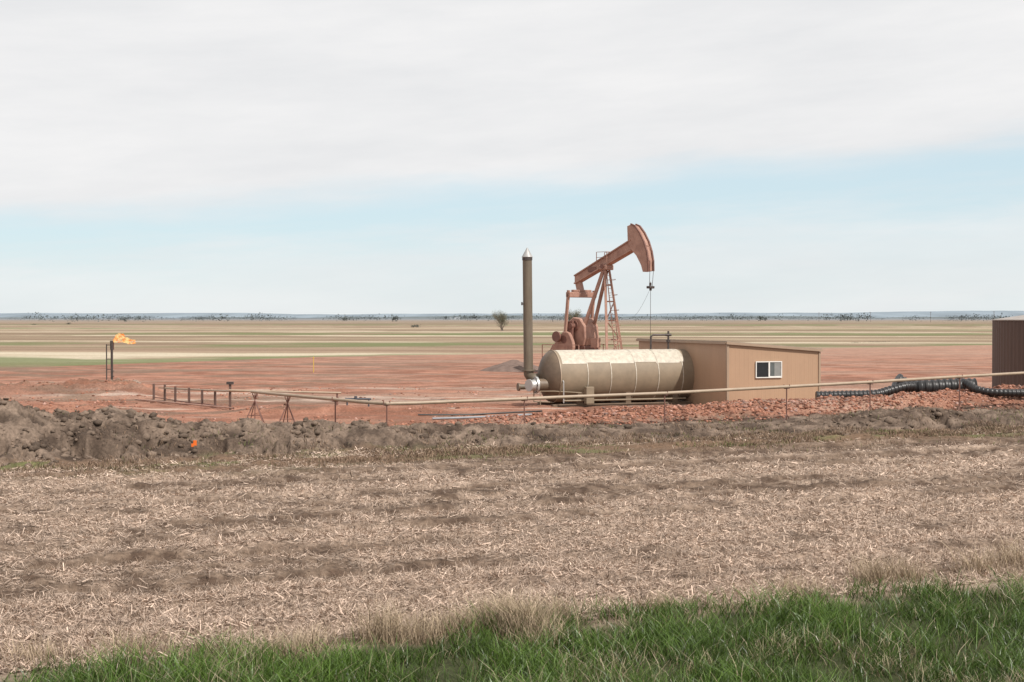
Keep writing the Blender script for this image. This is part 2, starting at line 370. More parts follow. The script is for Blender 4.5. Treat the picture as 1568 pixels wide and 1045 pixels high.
# ------------------------------------------------------------ treater building
YAW=math.radians(19.9)
B=Thing('treater_building',(10.0,66.0,0),YAW)
M_wall=mat('tan_metal_siding',(.385,.245,.156),.55,0,.07,1.2,streak=(1,1,.3)); M_trim=mat('brown_metal_trim',(.33,.235,.165),.5,0,.08,3)
M_roof=mat('tan_metal_roof',(.28,.22,.17),.5,.0,.08,2)
W_,Ld=4.93,9.7
def roofz(x): return 3.05+(2.68-3.05)*x/W_
def ribbed(fixed,length,axis,name):
    bm=bmesh.new(); pr=[]; x=0; pitch=.23
    while x<length-1e-3:
        for dx,o in ((0,0),(.19,0),(.20,.004),(.22,.004),(.23,0)):
            if x+dx<=length: pr.append((x+dx,o))
        x+=pitch
    pr.append((length,0))
    q=[]
    for p in pr:
        if not q or p[0]-q[-1][0]>1e-4: q.append(p)
    lo=[];hi=[]
    for s_,o in q:
        if axis=='x': sgn=-1 if fixed==0 else 1; P=(s_,fixed+sgn*o); zt=roofz(s_)
        else: sgn=-1 if fixed==0 else 1; P=(fixed+sgn*o,s_); zt=roofz(fixed)
        lo.append(bm.verts.new((P[0],P[1],-.1))); hi.append(bm.verts.new((P[0],P[1],zt)))
    for i in range(len(q)-1): bm.faces.new((lo[i],lo[i+1],hi[i+1],hi[i]))
    me=bpy.data.meshes.new(name); bm.to_mesh(me); bm.free(); me.materials.append(M_wall)
    o=bpy.data.objects.new(name,me); scene.collection.objects.link(o); o.parent=B.e
ribbed(0,W_,'x','front_wall'); ribbed(Ld,W_,'x','rear_wall'); ribbed(0,Ld,'y','left_wall'); ribbed(W_,Ld,'y','right_wall')
bm=bmesh.new()
vs=[bm.verts.new(p) for p in [(-.08,-.08,3.07),(W_+.08,-.08,2.69),(W_+.08,Ld+.08,2.69),(-.08,Ld+.08,3.07)]]
vt=[bm.verts.new(v.co+Vector((0,0,.05))) for v in vs]
bm.faces.new(vs);bm.faces.new(vt)
for i in range(4): bm.faces.new((vs[i],vs[(i+1)%4],vt[(i+1)%4],vt[i]))
B.add(bm,'roof',M_roof)
B.beams('eave_trim',[((-.1,-.1,3.03),(W_+.1,-.1,2.65),.05,.11),((-.1,-.04,3.03),(-.1,Ld+.1,3.03),.05,.11),((W_+.1,-.04,2.65),(W_+.1,Ld+.1,2.65),.05,.11)],M_trim)
B.box('corner_trim',(-.045,-.045,-.1),(.07,.07,2.95),M_trim,.005)
B.box('corner_trim_b',(W_-.06,-.045,-.1),(W_+.045,.06,2.58),M_trim,.005)
x0,x1,z0,z1=1.46,2.86,1.38,2.16; xm=(x0+x1)/2
B.box('window_recess',(x0+.02,-.03,z0+.02),(x1-.02,-.024,z1-.02),M_glassd,0)
for a_,b_,c_,d_ in [(x0,x1,z0,z0+.045),(x0,x1,z1-.045,z1),(x0,x0+.045,z0+.045,z1-.045),(x1-.045,x1,z0+.045,z1-.045),(xm-.025,xm+.025,z0+.045,z1-.045)]:
    B.box('window_frame',(a_,-.075,c_),(b_,-.026,d_),M_white,.004)
B.box('window_sash',(xm+.025,-.06,z0+.045),(xm+.06,-.04,z1-.045),M_white,.003)
B.box('window_sash',(xm+.06,-.06,z0+.045),(x1-.045,-.04,z0+.08),M_white,.003)
B.box('glass_dark',(x0+.045,-.045,z0+.045),(xm-.025,-.04,z1-.045),M_glassd,0)
B.box('glass_screened',(xm+.06,-.046,z0+.08),(x1-.045,-.041,z1-.045),M_glassl,0)
B.box('screen_shade',(xm+.30,-.052,z0+.08),(x1-.045,-.048,z1-.045),M_blind,0)
B.box('base_trim',(.07,-.04,-.1),(W_-.06,-.024,.18),M_trim,.004)

# ------------------------------------------------------------ heater treater
T=Thing('heater_treater',(8.45,70.3,0),YAW); R=1.25; ZC=1.40
def lathe(thing,name,prof,m,cy=0,cz=ZC,a0=0,a1=360,seg=64):
    bm=bmesh.new(); full=(a1-a0)>=360; k=seg if full else seg+1; rings=[]
    for x,r in prof:
        ring=[]
        for j in range(k):
            an=math.radians(a0+(a1-a0)*j/seg)
            ring.append(bm.verts.new((x,cy-math.cos(an)*r,cz+math.sin(an)*r)))
        rings.append(ring)
    for a,b in zip(rings,rings[1:]):
        for j in range(k if full else k-1): 
            j2=(j+1)%k; bm.faces.new((a[j],a[j2],b[j2],b[j]))
    return thing.add(bm,name,m,True)
lathe(T,'shell',[(-7.0,R),(.02,R)],M_tan,seg=72)
lathe(T,'end_head',[(-7.52,.01),(-7.50,.35),(-7.43,.7),(-7.28,1.0),(-7.12,1.18),(-7.0,R-.005)],M_head,seg=48)
xs=-6.85; i=0
while xs<-.55:
    xe=min(xs+1.22,-.55)
    lathe(T,'glare_sheet',[(xs,R+.006+.004*(i%2)),(xs+.3,R+.009+.004*(i%2)),(xe-.3,R+.007+.004*(i%2)),(xe+.03,R+.012+.004*(i%2))],M_glare,a0=30+2.5*(i%2),a1=112,seg=30)  # added sheet, bright glare along the tank top put into its colour
    xs=xe; i+=1
for x in (-6.98,-5.6,-4.4,-3.1,-1.9,-.6):
    lathe(T,'band',[(x-.02,R+.001),(x-.02,R+.022),(x+.02,R+.022),(x+.02,R+.001)],M_pipe if x<-6.9 else M_glare)
for x in (-5.9,-3.4,-.9):
    T.prism('saddle',[(x-.14,-.1),(x+.14,-.1),(x+.14,.7),(x-.14,.7)],-1.0,1.0,M_head)
T.box('skid',(-7.3,-1.05,-.12),(0,-.85,.12),M_head); T.box('skid_b',(-7.3,.85,-.12),(0,1.05,.12),M_head)
T.tube('burner_tube',[(-7.9,-.42,1.02),(-7.2,-.42,1.02)],.30,M_head,24)
T.tube('burner_flange',[(-7.98,-.42,1.02),(-7.88,-.42,1.02)],.40,M_grey,28)
T.tube('flame_arrestor',[(-8.28,-.5,1.02),(-7.98,-.45,1.02)],.26,M_grey,24,rad=[.22,.28])
T.tube('arrestor_cap',[(-8.34,-.52,1.02),(-8.28,-.5,1.02)],.29,M_grey,24)
bolts=[([(-8.0,-.42+.35*math.cos(k*.52),1.02+.35*math.sin(k*.52)),(-7.86,-.42+.35*math.cos(k*.52),1.02+.35*math.sin(k*.52))],.025) for k in range(12)]
T.tubes('flange_bolts',bolts,M_steel,6)
T.tube('stack_elbow',[(-7.1,.42,1.3),(-7.7,.42,1.3),(-7.88,.42,1.36),(-7.98,.42,1.5),(-8.0,.42,1.7)],.24,M_olive,20)
T.tube('exhaust_stack',[(-8.0,.42,1.7),(-8.06,.42,7.02)],.225,M_olive,24)
T.tube('stack_flange',[(-8.0,.42,1.66),(-8.0,.42,1.74)],.32,M_olive,24)
T.tube('stack_collar',[(-8.06,.42,6.95),(-8.06,.42,7.06)],.245,M_steel,24)
T.tube('rain_cap',[(-8.06,.42,7.06),(-8.06,.42,7.1),(-8.06,.42,7.55)],.2,mat('grey_cap_metal',(.34,.33,.32),.5,.2),24,rad=[.22,.27,.02])
T.beams('stack_bracket',[((-8.35,.42,4.86),(-8.05,.42,4.86),.05,.05),((-8.33,.42,4.8),(-8.33,.42,4.95),.06,.06)],M_steel)
T.tube('relief_pipe',[(-8.6,.1,.92),(-8.1,.1,.92),(-7.3,.1,.92)],.13,M_olive,14)
T.tube('relief_pipe_end',[(-8.66,.1,.92),(-8.58,.1,.92)],.19,M_head,16)
T.tubes('gas_lines',[([(-7.9,-.9,.1),(-7.9,-.9,.75),(-7.3,-1.1,.75),(-5.4,-1.32,.62)],.03),([(-8.05,-.45,1.02),(-8.05,-.45,.25),(-7.2,-.6,.2)],.035),([(-6.9,-1.28,.3),(-.5,-1.3,.3)],.04)],M_tan)
T.box('junction_box',(-5.85,-1.62,.15),(-5.45,-1.3,.95),M_tan,.02)
T.tubes('riser_piping',[([(-6.9,-1.27,1.25),(-6.9,-1.36,1.2),(-6.9,-1.36,.2)],.03)],M_grey)
T.tubes('vent_gooseneck',[([(-1.75,0,2.6),(-1.75,0,3.28),(-1.62,0,3.36),(-.95,0,3.36)],.05),([(-.8,0,3.55),(-.8,0,2.6)],.05),([(-.95,0,3.36),(-.65,0,3.36)],.07),([(-.8,0,3.0),(-.8,0,3.12)],.1)],M_steel,10)

# ------------------------------------------------------------ pump jack
PD=105.0
J=Thing('pump_jack',(at(928,PD),PD,0),math.radians(-45))
J.prism('walking_beam',[(-2.95,6.72),(-2.95,7.4),(2.7,9.93),(2.7,9.12),(1.5,8.55)],-.24,.24,M_rust,.03)
for s_ in(-.27,.27):
    J.beams('beam_flange',[((-2.95,s_,7.36),(2.6,s_,9.86),.10,.09),((-2.95,s_,6.78),(2.6,s_,9.1),.10,.09)],M_rust)
J.box('beam_nameplate',(-1.55,-.30,7.62),(-.75,-.262,7.98),M_rustd,.005)
head=[(2.25,10.85),(2.6,10.95),(2.95,10.8),(3.4,10.3),(3.8,9.65),(4.05,9.0),(4.2,8.3),(4.22,7.55),(3.72,7.5),(3.55,8.0),(3.1,8.7),(2.55,9.2),(2.3,9.7)]
J.prism('horse_head',head,-.28,.28,M_rust,.02)
fp=[(2.62,10.99),(2.99,10.84),(3.44,10.33),(3.84,9.67),(4.10,9.0),(4.25,8.3),(4.27,7.55)]
for s_ in(-.36,.20):
    J.beams('head_rail',[((a[0],s_+.08,a[1]),(b[0],s_+.08,b[1]),.14,.09) for a,b in zip(fp,fp[1:])],M_rustd)
J.beams('head_latch',[((4.15,-.4,9.35),(4.45,-.4,9.3),.05,.05),((4.45,-.4,9.3),(4.5,-.4,9.0),.04,.04)],M_rust)
legs=[]
for s_ in(-1,1):
    legs.append(((.1,s_*.22,7.8),(1.0,s_*1.0,.3),.17,.17))
    legs.append(((-.1,s_*.2,7.7),(-2.2,s_*.65,2.2),.16,.24))
J.beams('samson_post',legs,M_rust)
def leg(s_,w): f=(7.8-w)/7.5; return (.1+.9*f,s_*(.22+.78*f),w)
J.beams('cross_braces',[(leg(-1,w),leg(1,w),.08,.1) for w in (1.2,2.6,4.0,5.4,6.6)]+[(leg(-1,1.2),leg(1,2.6),.06,.06),(leg(1,2.6),leg(-1,4.0),.06,.06),(leg(-1,4.0),leg(1,5.4),.06,.06)],M_rust)
J.box('saddle_bearing',(-.35,-.42,7.72),(.4,.42,8.1),M_rust,.05)
J.tube('bearing_shaft',[(0,-.5,8.0),(0,.5,8.0)],.17,M_rustd,16)
lad=[((.35,s_,7.4),(1.35,s_,.3),.05,.05) for s_ in (-.32,.12)]
for k in range(22):
    f=k/22; x=.35+f; z=7.3-7.0*f; lad.append(((x,-.32,z),(x,.12,z),.035,.035))
J.beams('ladder',lad,M_rust)
hoops=[]
for k in range(5):
    f=.05+k*.16; x=.35+f; z=7.3-7.0*f
    hoops.append(([(x,-.32,z),(x+.35,-.42,z+.05),(x+.6,-.1,z+.08),(x+.35,.22,z+.05),(x,.12,z)],.015))
J.tubes('ladder_cage',hoops,M_rust,6)
pr=[]
for x,y in ((-.55,-.45),(.45,-.45),(.45,.45),(-.55,.45)): pr.append(((x,y,8.3),(x,y,9.05),.04,.04))
for z in (8.65,9.05):
    pr+=[((-.55,-.45,z),(.45,-.45,z),.035,.035),((.45,-.45,z),(.45,.45,z),.035,.035),((-.55,.45,z),(.45,.45,z),.035,.035)]
J.beams('service_rail',pr,M_rust)
J.beams('tail_bearing',[((-2.75,0,6.95),(-2.5,0,6.1),.38,.42)],M_rust)
J.box('equaliser',(-2.68,-1.5,5.72),(-2.22,1.5,6.12),M_rust,.04)
J.box('equaliser_plate',(-2.6,-1.0,6.12),(-2.3,1.0,6.3),M_rust,.03)
for s_ in(-1.42,1.42):
    J.beams('pitman_arm',[((-2.45,s_,6.25),(-2.85,s_,2.5),.16,.2)],M_rust)
    J.tube('wrist_bearing',[(-2.83,s_-.14,2.6),(-2.83,s_+.14,2.6)],.3,M_rustd,18)
for s_ in(-1.12,1.12):
    J.prism('crank_arm',[(-2.75,3.95),(-2.25,4.0),(-2.35,1.0),(-3.15,1.0)],s_-.1,s_+.1,M_rustd,.03)
    for c_ in(-1,1):
        cw=[(-2.7,3.2),(-2.7,1.1)]+[(-2.7+c_*(.35+.45*math.sin(math.pi*k/8)),1.0+.26*k) for k in range(9)]
        J.prism('counterweight',cw,s_-.42 if s_<0 else s_+.12,s_-.12 if s_<0 else s_+.42,M_rust,.04)
J.prism('gearbox',[(-3.3,2.1),(-1.5,2.1),(-1.35,2.7),(-1.45,3.6),(-1.9,4.15),(-2.6,4.25),(-3.25,3.8),(-3.4,2.8)],-.8,.8,M_rust,.06)
J.tube('crank_shaft',[(-2.45,-1.3,3.6),(-2.45,1.3,3.6)],.22,M_rustd,18)
J.tube('gearbox_hub',[(-2.45,-.9,3.6),(-2.45,.9,3.6)],.42,M_rustd,20)
J.box('gear_pedestal',(-3.3,-.8,.4),(-1.4,.8,2.1),M_rustd,.04)
J.tube('sheave',[(-3.3,-1.75,2.8),(-3.3,-1.9,2.8)],.4,M_rustd,26)
gd=[(-4.3+.38*math.cos(a_),1.7+.38*math.sin(a_)) for a_ in np.linspace(math.pi*.6,math.pi*1.6,9)]+[(-3.2+.5*math.cos(a_),2.7+.5*math.sin(a_)) for a_ in np.linspace(-math.pi*.4,math.pi*.6,10)]
J.prism('belt_guard',gd,-1.1,-.9,M_rust,.03)
J.tube('motor',[(-4.5,-.7,1.8),(-4.5,.35,1.8)],.42,M_rustd,22)
J.box('motor_stand',(-5.0,-.8,.4),(-4.0,.5,1.4),M_rust)
J.beams('skid_frame',[((-5.2,-.9,.25),(2.2,-.9,.25),.25,.4),((-5.2,.9,.25),(2.2,.9,.25),.25,.4)]+[((x,-.9,.25),(x,.9,.25),.2,.3) for x in(-5.0,-3.5,-1.3,0,1.1,2.1)],M_rust)
gr=[]
for y in(-2.0,2.2):
    for z in (1.3,2.2): gr.append(((-4.6,y,z),(-.9,y,z),.045,.045))
    for x in(-4.6,-3.4,-2.2,-.9): gr.append(((x,y,0),(x,y,2.2),.055,.055))
for z in(1.3,2.2): gr.append(((-4.6,-2.0,z),(-4.6,2.2,z),.045,.045))
J.beams('guard_rail',gr,M_rust)
J.box('brake_box',(-.9,-.7,2.0),(-.35,-.2,2.7),M_rust); J.beams('box_post',[((-.6,-.45,0),(-.6,-.45,2.0),.1,.1)],M_rust)
J.tubes('bridle_cables',[([(4.33,s_,8.3),(4.33,s_,7.55),(4.25,s_*.8,6.45)],.018) for s_ in(-.2,.2)],M_steel,6)
J.box('carrier_bar',(4.05,-.27,6.3),(4.4,.27,6.48),M_steel,.03)
J.tubes('polished_rod',[([(4.23,0,6.8),(4.23,0,1.4)],.016),([(4.23,0,6.15),(4.23,0,6.3)],.09),([(4.23,0,6.5),(4.23,0,6.72)],.07)],M_steel,8)
J.tubes('wellhead',[([(4.23,0,-.1),(4.23,0,.6)],.22),([(4.23,0,.6),(4.23,0,.72)],.34),([(4.23,0,.72),(4.23,0,1.5)],.13),([(3.6,0,.95),(4.9,0,.95)],.09)],M_steel,14)
ss=[]
for k in range(13):
    f=k/12; ss.append((4.2-2.9*f,0,6.3-2.3*f-1.0*math.sin(math.pi*f)*.9+ .2*f))
J.tubes('load_cell_cable',[(ss,.008)],M_steel,5)

# ------------------------------------------------------------ long line on posts
def place(px,py,d): return (at(px,d),d,zz(py,d))
G=Thing('flare_gas_pipeline')
line=[place(385,600,56),place(440,605.5,54),place(513,612,52),place(560,616.5,50.8),place(592,618.5,50.2),place(640,617.5,50.6),place(700,615,51.2),place(803,611,52.1),place(865,608.3,52.8),place(1018,602.5,54.2),place(1205,592.5,56.3),place(1333,585.5,57.8),place(1470,577,59.6),place(1568,571.5,61),place(1700,565,63)]
G.tube('pipe',line,.062,M_pipe,12)
posts=[]; feet=[]
for px,py,d in [(592,618,50.2),(803,611,52.1),(1018,602.5,54.2),(1205,592.5,56.3),(1333,585.5,57.8),(1470,577,59.6),(513,612,52.)]:
    x,y,z=place(px,py,d); g0=ghz(x,y)
    posts.append(([(x,y+.02,g0-.15),(x,y+.02,z-.05)],.028))
    posts.append(([(x-.11,y,z-.07),(x-.11,y,z+.09)],.018)); posts.append(([(x+.11,y,z-.07),(x+.11,y,z+.09)],.018)); posts.append(([(x-.11,y,z-.07),(x+.11,y,z-.07)],.02))
    feet.append(([(x-.25,y-.2,g0-.1),(x,y,g0+.35),(x+.25,y+.15,g0-.1)],.02))
G.tubes('pipe_stands',posts+feet,M_rustd,6)
tr=[]
for px,d,py in [(390,56,601),(440,54,606)]:
    x,y,z=place(px,py,d); g0=ghz(x,y)
    for dx,dy in ((-.42,-.3),(.42,-.25),(-.3,.4),(.35,.35)):
        tr.append(([(x+dx,y+dy,g0-.1),(x-dx*.25,y-dy*.2,z-.05)],.02))
    tr.append(([(x-.28,y-.2,g0+.35),(x+.28,y-.15,g0+.35)],.015))
    tr.append(([(x,y,g0),(x,y,z)],.02))
G.tubes('tripod_stands',tr,M_rustd,6)
G2=Thing('secondary_gas_line')
G2.tube('pipe',[place(350,598,62),place(385,599,62),place(450,600.5,62.5),place(522,602,63)],.045,M_pipe,10)
x,y,z=place(516,602,63)
G2.tubes('stand',[([(x,y,ghz(x,y)-.1),(x,y,z)],.04)],M_rustd,8)
M_blue=mat('dark_pipe_paint',(.06,.065,.08),.4)
G3=Thing('poly_flowline'); 
def gp(px,py,d,o=.05): x=at(px,d); return (x,d,ghz(x,d)+o)
G3.tube('hose',[gp(662,0,58.3),gp(700,0,58.6),gp(760,0,59.6),gp(810,0,60.3),gp(850,0,61)],.045,mat('grey_poly',(.24,.25,.27),.5),10)
G3.tube('hose_b',[gp(640,0,60.2),gp(720,0,60.6),gp(830,0,62.5)],.035,M_black,10)
G4=Thing('wellsite_valve_pipe'); x,y,z=place(528,611,66); 
G4.tubes('pipe_run',[([(x,y,z),(x+1.2,y+.1,z-.02)],.045),([(x+.1,y,z),(x+.1,y,ghz(x,y))],.04),([(x+1.1,y,z),(x+1.1,y,ghz(x,y))],.04),([(x+.5,y,z-.1),(x+.5,y,z+.12)],.07)],M_blue,10)

K=Thing('pipe_rack')
seg=[];pv=[]
for px,pt,pb in [(235,588,612),(252,589,615),(268,592,618),(289,594,620.5),(309,597,623),(329,600,625),(352,587,628)]:
    d=9148/(pb-487); x=at(px,d); zt=zz(pt,d); g0=ghz(x,d); seg.append(((x,d,g0-.2),(x,d,zt),.10,.10)); pv.append((x,d,g0))
K.beams('posts',seg,M_rack)
K.beams('cap',[((pv[-1][0]-.15,pv[-1][1],zz(587,pv[-1][1])),(pv[-1][0]+.15,pv[-1][1],zz(587,pv[-1][1])),.2,.12)],M_steel)
rl=[]
for a,b in zip(pv,pv[1:]): rl.append(((a[0],a[1]-.1,a[2]+.12),(b[0],b[1]-.1,b[2]+.12),.035,.04))
K.beams('rails',rl,M_rustd)
K.tubes('guard_pipe',[([(pv[0][0]-.7,pv[0][1]-1.0,ghz(pv[0][0]-.7,pv[0][1]-1)+.08),(pv[-1][0]+.4,pv[-1][1]-1.2,ghz(pv[-1][0],pv[-1][1]-1)+.1)],.04)],M_rust,8)
K.tubes('carried_pipe',[([(pv[1][0],pv[1][1],.66),(pv[-1][0],pv[-1][1],.85),(at(386,62),62,zz(599,62))],.04)],M_pipe,8)

FD=81.0; fx=at(171,FD); fg=ghz(fx,FD)
Fl=Thing('flare_stack',(fx,FD,fg))
top=zz(522,FD)-fg
Fl.tube('riser',[(0,0,-.3),(0,0,top*.8)],.07,M_steel,12); Fl.tube('flare_tip',[(0,0,top*.8),(0,0,top)],.1,M_steel,12)
Fl.tube('guy_pole',[(-.3,0,-.3),(-.3,0,top-.2)],.035,M_steel,8)
Fl.beams('braces',[((-.3,0,z),(0,0,z),.04,.04) for z in (.3,.9,1.5,top-.25)]+[((0,0,z),(.12,0,z+.02),.14,.05) for z in (.5,.8,top-.5)],M_steel)
Fl.tubes('pickets',[([(x,.3,-.2),(x,.3,.28+.05*(i%2))],.03) for i,x in enumerate((.35,.6,.9,1.15,1.35))],M_rustd,6)
Fl.tubes('feed_pipe',[([(0,0,.15),(1.4,.1,.05),(2.2,-3,.0)],.04)],M_rustd,8)
Fl.tubes('igniter',[([(.1,0,top-.5),(.1,0,top+.02)],.03)],M_rustd,6)
fm,nt,b=newmat('flame'); N=nt.nodes; L=nt.links
tc=N.new('ShaderNodeTexCoord'); nz=N.new('ShaderNodeTexNoise'); nz.inputs['Scale'].default_value=5; L.new(tc.outputs['Object'],nz.inputs['Vector'])
rp=N.new('ShaderNodeValToRGB'); rp.color_ramp.elements[0].color=(1,.22,.03,1); rp.color_ramp.elements[0].position=.38; rp.color_ramp.elements[1].color=(1,.72,.3,1); rp.color_ramp.elements[1].position=.62
L.new(nz.outputs['Fac'],rp.inputs[0]); em=N.new('ShaderNodeEmission'); em.inputs[1].default_value=1.15; L.new(rp.outputs[0],em.inputs[0])
tp=N.new('ShaderNodeBsdfTransparent'); ms=N.new('ShaderNodeMixShader'); 
nz2=N.new('ShaderNodeTexNoise'); nz2.inputs['Scale'].default_value=7; L.new(tc.outputs['Object'],nz2.inputs['Vector'])
mr=N.new('ShaderNodeMapRange'); mr.inputs[1].default_value=.38; mr.inputs[2].default_value=.6; mr.inputs[3].default_value=.0; mr.inputs[4].default_value=.9; L.new(nz2.outputs['Fac'],mr.inputs[0])
L.new(mr.outputs[0],ms.inputs[0]); L.new(tp.outputs[0],ms.inputs[1]); L.new(em.outputs[0],ms.inputs[2]); L.new(ms.outputs[0],N['Material Output'].inputs['Surface'])
def tongue(name,pts,rad):
    bm=bmesh.new(); tubebm(bm,pts,0,12,rad)
    for v in bm.verts: v.co+=Vector([random.uniform(-.05,.05) for _ in range(3)])
    Fl.add(bm,name,fm,True)
tongue('flame',[(.12,0,top),(.25,0,top+.06),(.42,0,top+.12),(.62,0,top+.12),(.85,0,top+.04),(1.1,0,top-.02),(1.3,0,top+.02)],[.06,.17,.24,.19,.10,.06,.01])
tongue('flame_tongue',[(.15,.05,top+.05),(.3,.05,top+.26),(.5,.05,top+.38),(.75,.05,top+.30)],[.05,.11,.07,.01])
tongue('flame_lick',[(.7,-.05,top-.02),(.95,-.05,top-.12),(1.2,-.05,top-.14),(1.35,-.05,top-.1)],[.05,.07,.05,.01])

ym=mat('yellow_marker',(.60,.40,.07),.5); MK=Thing('pipeline_marker',(at(480,110),110,ghz(at(480,110),110)))
MK.tubes('post',[([(0,0,-.1),(0,0,1.1)],.03)],ym,8); MK.tubes('cap',[([(0,0,1.1),(0,0,1.2)],.045)],ym,8)
om=mat('orange_plastic',(.8,.16,.02),.5)
x=at(295,43.2); d=43.2
o_=Thing('marker_flag',(x,d,ghz(x,d)))
o_.tubes('wire',[([(0,0,-.1),(0,0,.32)],.01)],M_steel,5); o_.box('flag',(0,-.005,.16),(.11,.005,.32),om,0); o_.box('flag_fold',(-.05,-.03,.12),(.02,-.008,.22),om,.003)

def mound(name,cx,cy,rx,ry,h,col,seed):
    k=70; u=np.linspace(-1,1,k); U,V_=np.meshgrid(u,u); X=cx+U*rx; Y=cy+V_*ry
    r=np.sqrt(U**2+V_**2)+.12*(fbm(X*.8,Y*.8,3,seed)-.5); Z=h*np.clip(1-r,0,1)**.85+ .12*(fbm(X*2.5,Y*2.5,3,seed+1)-.5)*np.clip(1-r,0,1)*2+height(X,Y)-.06
    i=np.arange(k-1)[:,None]*k+np.arange(k-1)[None,:]
    c=np.array(col)*(.7+.6*fbm(X*3,Y*3,3,seed+2))[...,None]
    npmesh(name,np.stack([X,Y,Z],-1).reshape(-1,3),np.stack([i,i+1,i+k+1,i+k],-1).reshape(-1,4),4,rockm,c.reshape(-1,3),True)
mound('gravel_pile',at(788,113),113,2.9,2.6,.95,(.17,.12,.10),91)

# ------------------------------------------------------------ culvert hoses
def corr(thing,name,ctrl,r,pitch=.17):
    P=[Vector(c) for c in ctrl]; P=[P[0]*2-P[1]]+P+[P[-1]*2-P[-2]]; path=[]
    for i in range(1,len(P)-2):
        n_=max(2,int((P[i+1]-P[i]).length/.02))
        for k in range(n_):
            t=k/n_; a,b,c,d=P[i-1],P[i],P[i+1],P[i+2]
            path.append(.5*((2*b)+(c-a)*t+(2*a-5*b+4*c-d)*t*t+(3*b-a-3*c+d)*t**3))
    s=0; rad=[]; last=path[0]
    for p in path: s+=(p-last).length; last=p; rad.append(r*(1+.11*max(-.6,min(.6,1.4*math.sin(2*math.pi*s/pitch)))))
    thing.tube(name,path,r,M_black,20,rad=rad)
q=place
H1=Thing('corrugated_drain_pipe'); 
corr(H1,'pipe',[q(1250,607,64.2),q(1290,606,64.2),q(1340,604.5,64.2),q(1362,599,64.4),q(1385,593,64.6),q(1400,592,64.8)],.21,.19)
H2=Thing('corrugated_drain_pipe'); corr(H2,'pipe',[q(1372,583,65.2),q(1392,594,65.2),q(1420,594,65),q(1460,592.5,65),q(1494,592,65)],.36,.28)
H3=Thing('corrugated_drain_pipe'); corr(H3,'pipe',[q(1478,586,64.2),q(1500,598,63.4),q(1540,602,63),q(1620,601,63)],.17,.18)
ST=Thing('storage_tank',(at(1535,78)+3.4,79,0)); 
M_tb=mat('dark_brown_tank',(.085,.05,.038),.55,0,.15,1.5,streak=(6,6,.4))
bm=bmesh.new(); seg=160; rg=[]
for z in(-.1,.9,2.0,3.0,4.05):
    rg.append([bm.verts.new(((3.4+.03*(j%2))*math.cos(2*math.pi*j/seg),(3.4+.03*(j%2))*math.sin(2*math.pi*j/seg),z)) for j in range(seg)])
for a,b in zip(rg,rg[1:]):
    for j in range(seg): bm.faces.new((a[j],a[(j+1)%seg],b[(j+1)%seg],b[j]))
ST.add(bm,'shell',M_tb)
ST.tube('roof',[(0,0,4.05),(0,0,4.1),(0,0,4.6)],1,mat('tank_roof',(.30,.26,.23),.5),64,rad=[3.48,3.48,.15])
ST.tube('top_hatch',[(0,0,4.5),(0,0,4.8)],.3,M_tb,20)

# ------------------------------------------------------------ distant things
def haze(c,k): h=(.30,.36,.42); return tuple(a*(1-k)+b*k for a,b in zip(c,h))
hillm=vcolmat('hazy_hills',1.,spec=0)
def ridge(name,d,ylev,amp,col,seed,rng_=(-1.2,1.2),freq=14):
    a=np.linspace(rng_[0],rng_[1],900); top=CAMH+(487-(ylev(a)))/F*d+amp*(fbm(a*freq,a*0+seed,6,seed)-.5)*d/F
    fr=np.array([0,.35,.7,.92,1.0,.6,0]); dep=np.array([-.12,-.08,-.045,-.015,0,.05,.12])
    X=a[None]*d+0*fr[:,None]; Y=d*(1+dep[:,None]+0*a[None]); Z=top[None]*fr[:,None]-3*(1-fr[:,None])
    Z=Z+(fbm(X/120,Y/120,3,seed+3)-.5)*4*(fr[:,None]>0)*(fr[:,None]<1)
    nr_,nc_=X.shape; i=np.arange(nr_-1)[:,None]*nc_+np.arange(nc_-1)[None,:]
    c=np.array(col)*(.65+.7*fbm(a[None]*60+0*fr[:,None],fr[:,None]*5+0*a[None],4,seed+5,.6))[...,None]
    npmesh(name,np.stack([X,Y,Z],-1).reshape(-1,3),np.stack([i,i+1,i+nc_+1,i+nc_],-1).reshape(-1,4),4,hillm,c.reshape(-1,3),True)
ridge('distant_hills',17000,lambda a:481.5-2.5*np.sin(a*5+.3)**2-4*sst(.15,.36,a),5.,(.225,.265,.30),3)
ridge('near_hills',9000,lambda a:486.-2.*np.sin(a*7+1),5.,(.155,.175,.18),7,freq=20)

leafm=vcolmat('tree_foliage',.8,0,.2)
def leafcloud(name,pts,S,cols):
    n=len(pts); a=rng.normal(size=(n,3)); a/=np.linalg.norm(a,axis=1)[:,None]; b=np.cross(a,rng.normal(size=(n,3))); b/=np.linalg.norm(b,axis=1)[:,None]
    a=a*S[:,None]; b=b*S[:,None]*.7
    V=np.stack([pts-a,pts-b,pts+a,pts+b],1).reshape(-1,3)
    return npmesh(name,V,np.arange(n*4).reshape(-1,4),4,leafm,np.repeat(cols,4,0))
P=[];S=[];Cn=[]
def clump(x,y,w,h,cnt,k):
    p=rng.normal(size=(cnt,3))*np.array([w*.32,w*.25,h*.22]); p[:,2]=np.clip(p[:,2]+h*.55,.2,h*1.1)
    P.append(p+np.array([x,y,ghz(x,y)])); S.append(np.full(cnt,h*.1)*(.6+.8*rng.random(cnt)))
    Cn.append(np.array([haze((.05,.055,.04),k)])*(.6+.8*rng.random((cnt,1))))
for _ in range(380):
    px=rng.uniform(-250,1820); d=rng.uniform(1500,5500)
    if rng.random()<.6: px=rng.choice([60,110,230,290,320,375,430,560,700,740,900,1060,1120,1290,1480,1500])+rng.normal(0,24)
    clump(at(px,d),d,rng.uniform(6,50),rng.uniform(4,10),70,.08+.35*(d/6000))
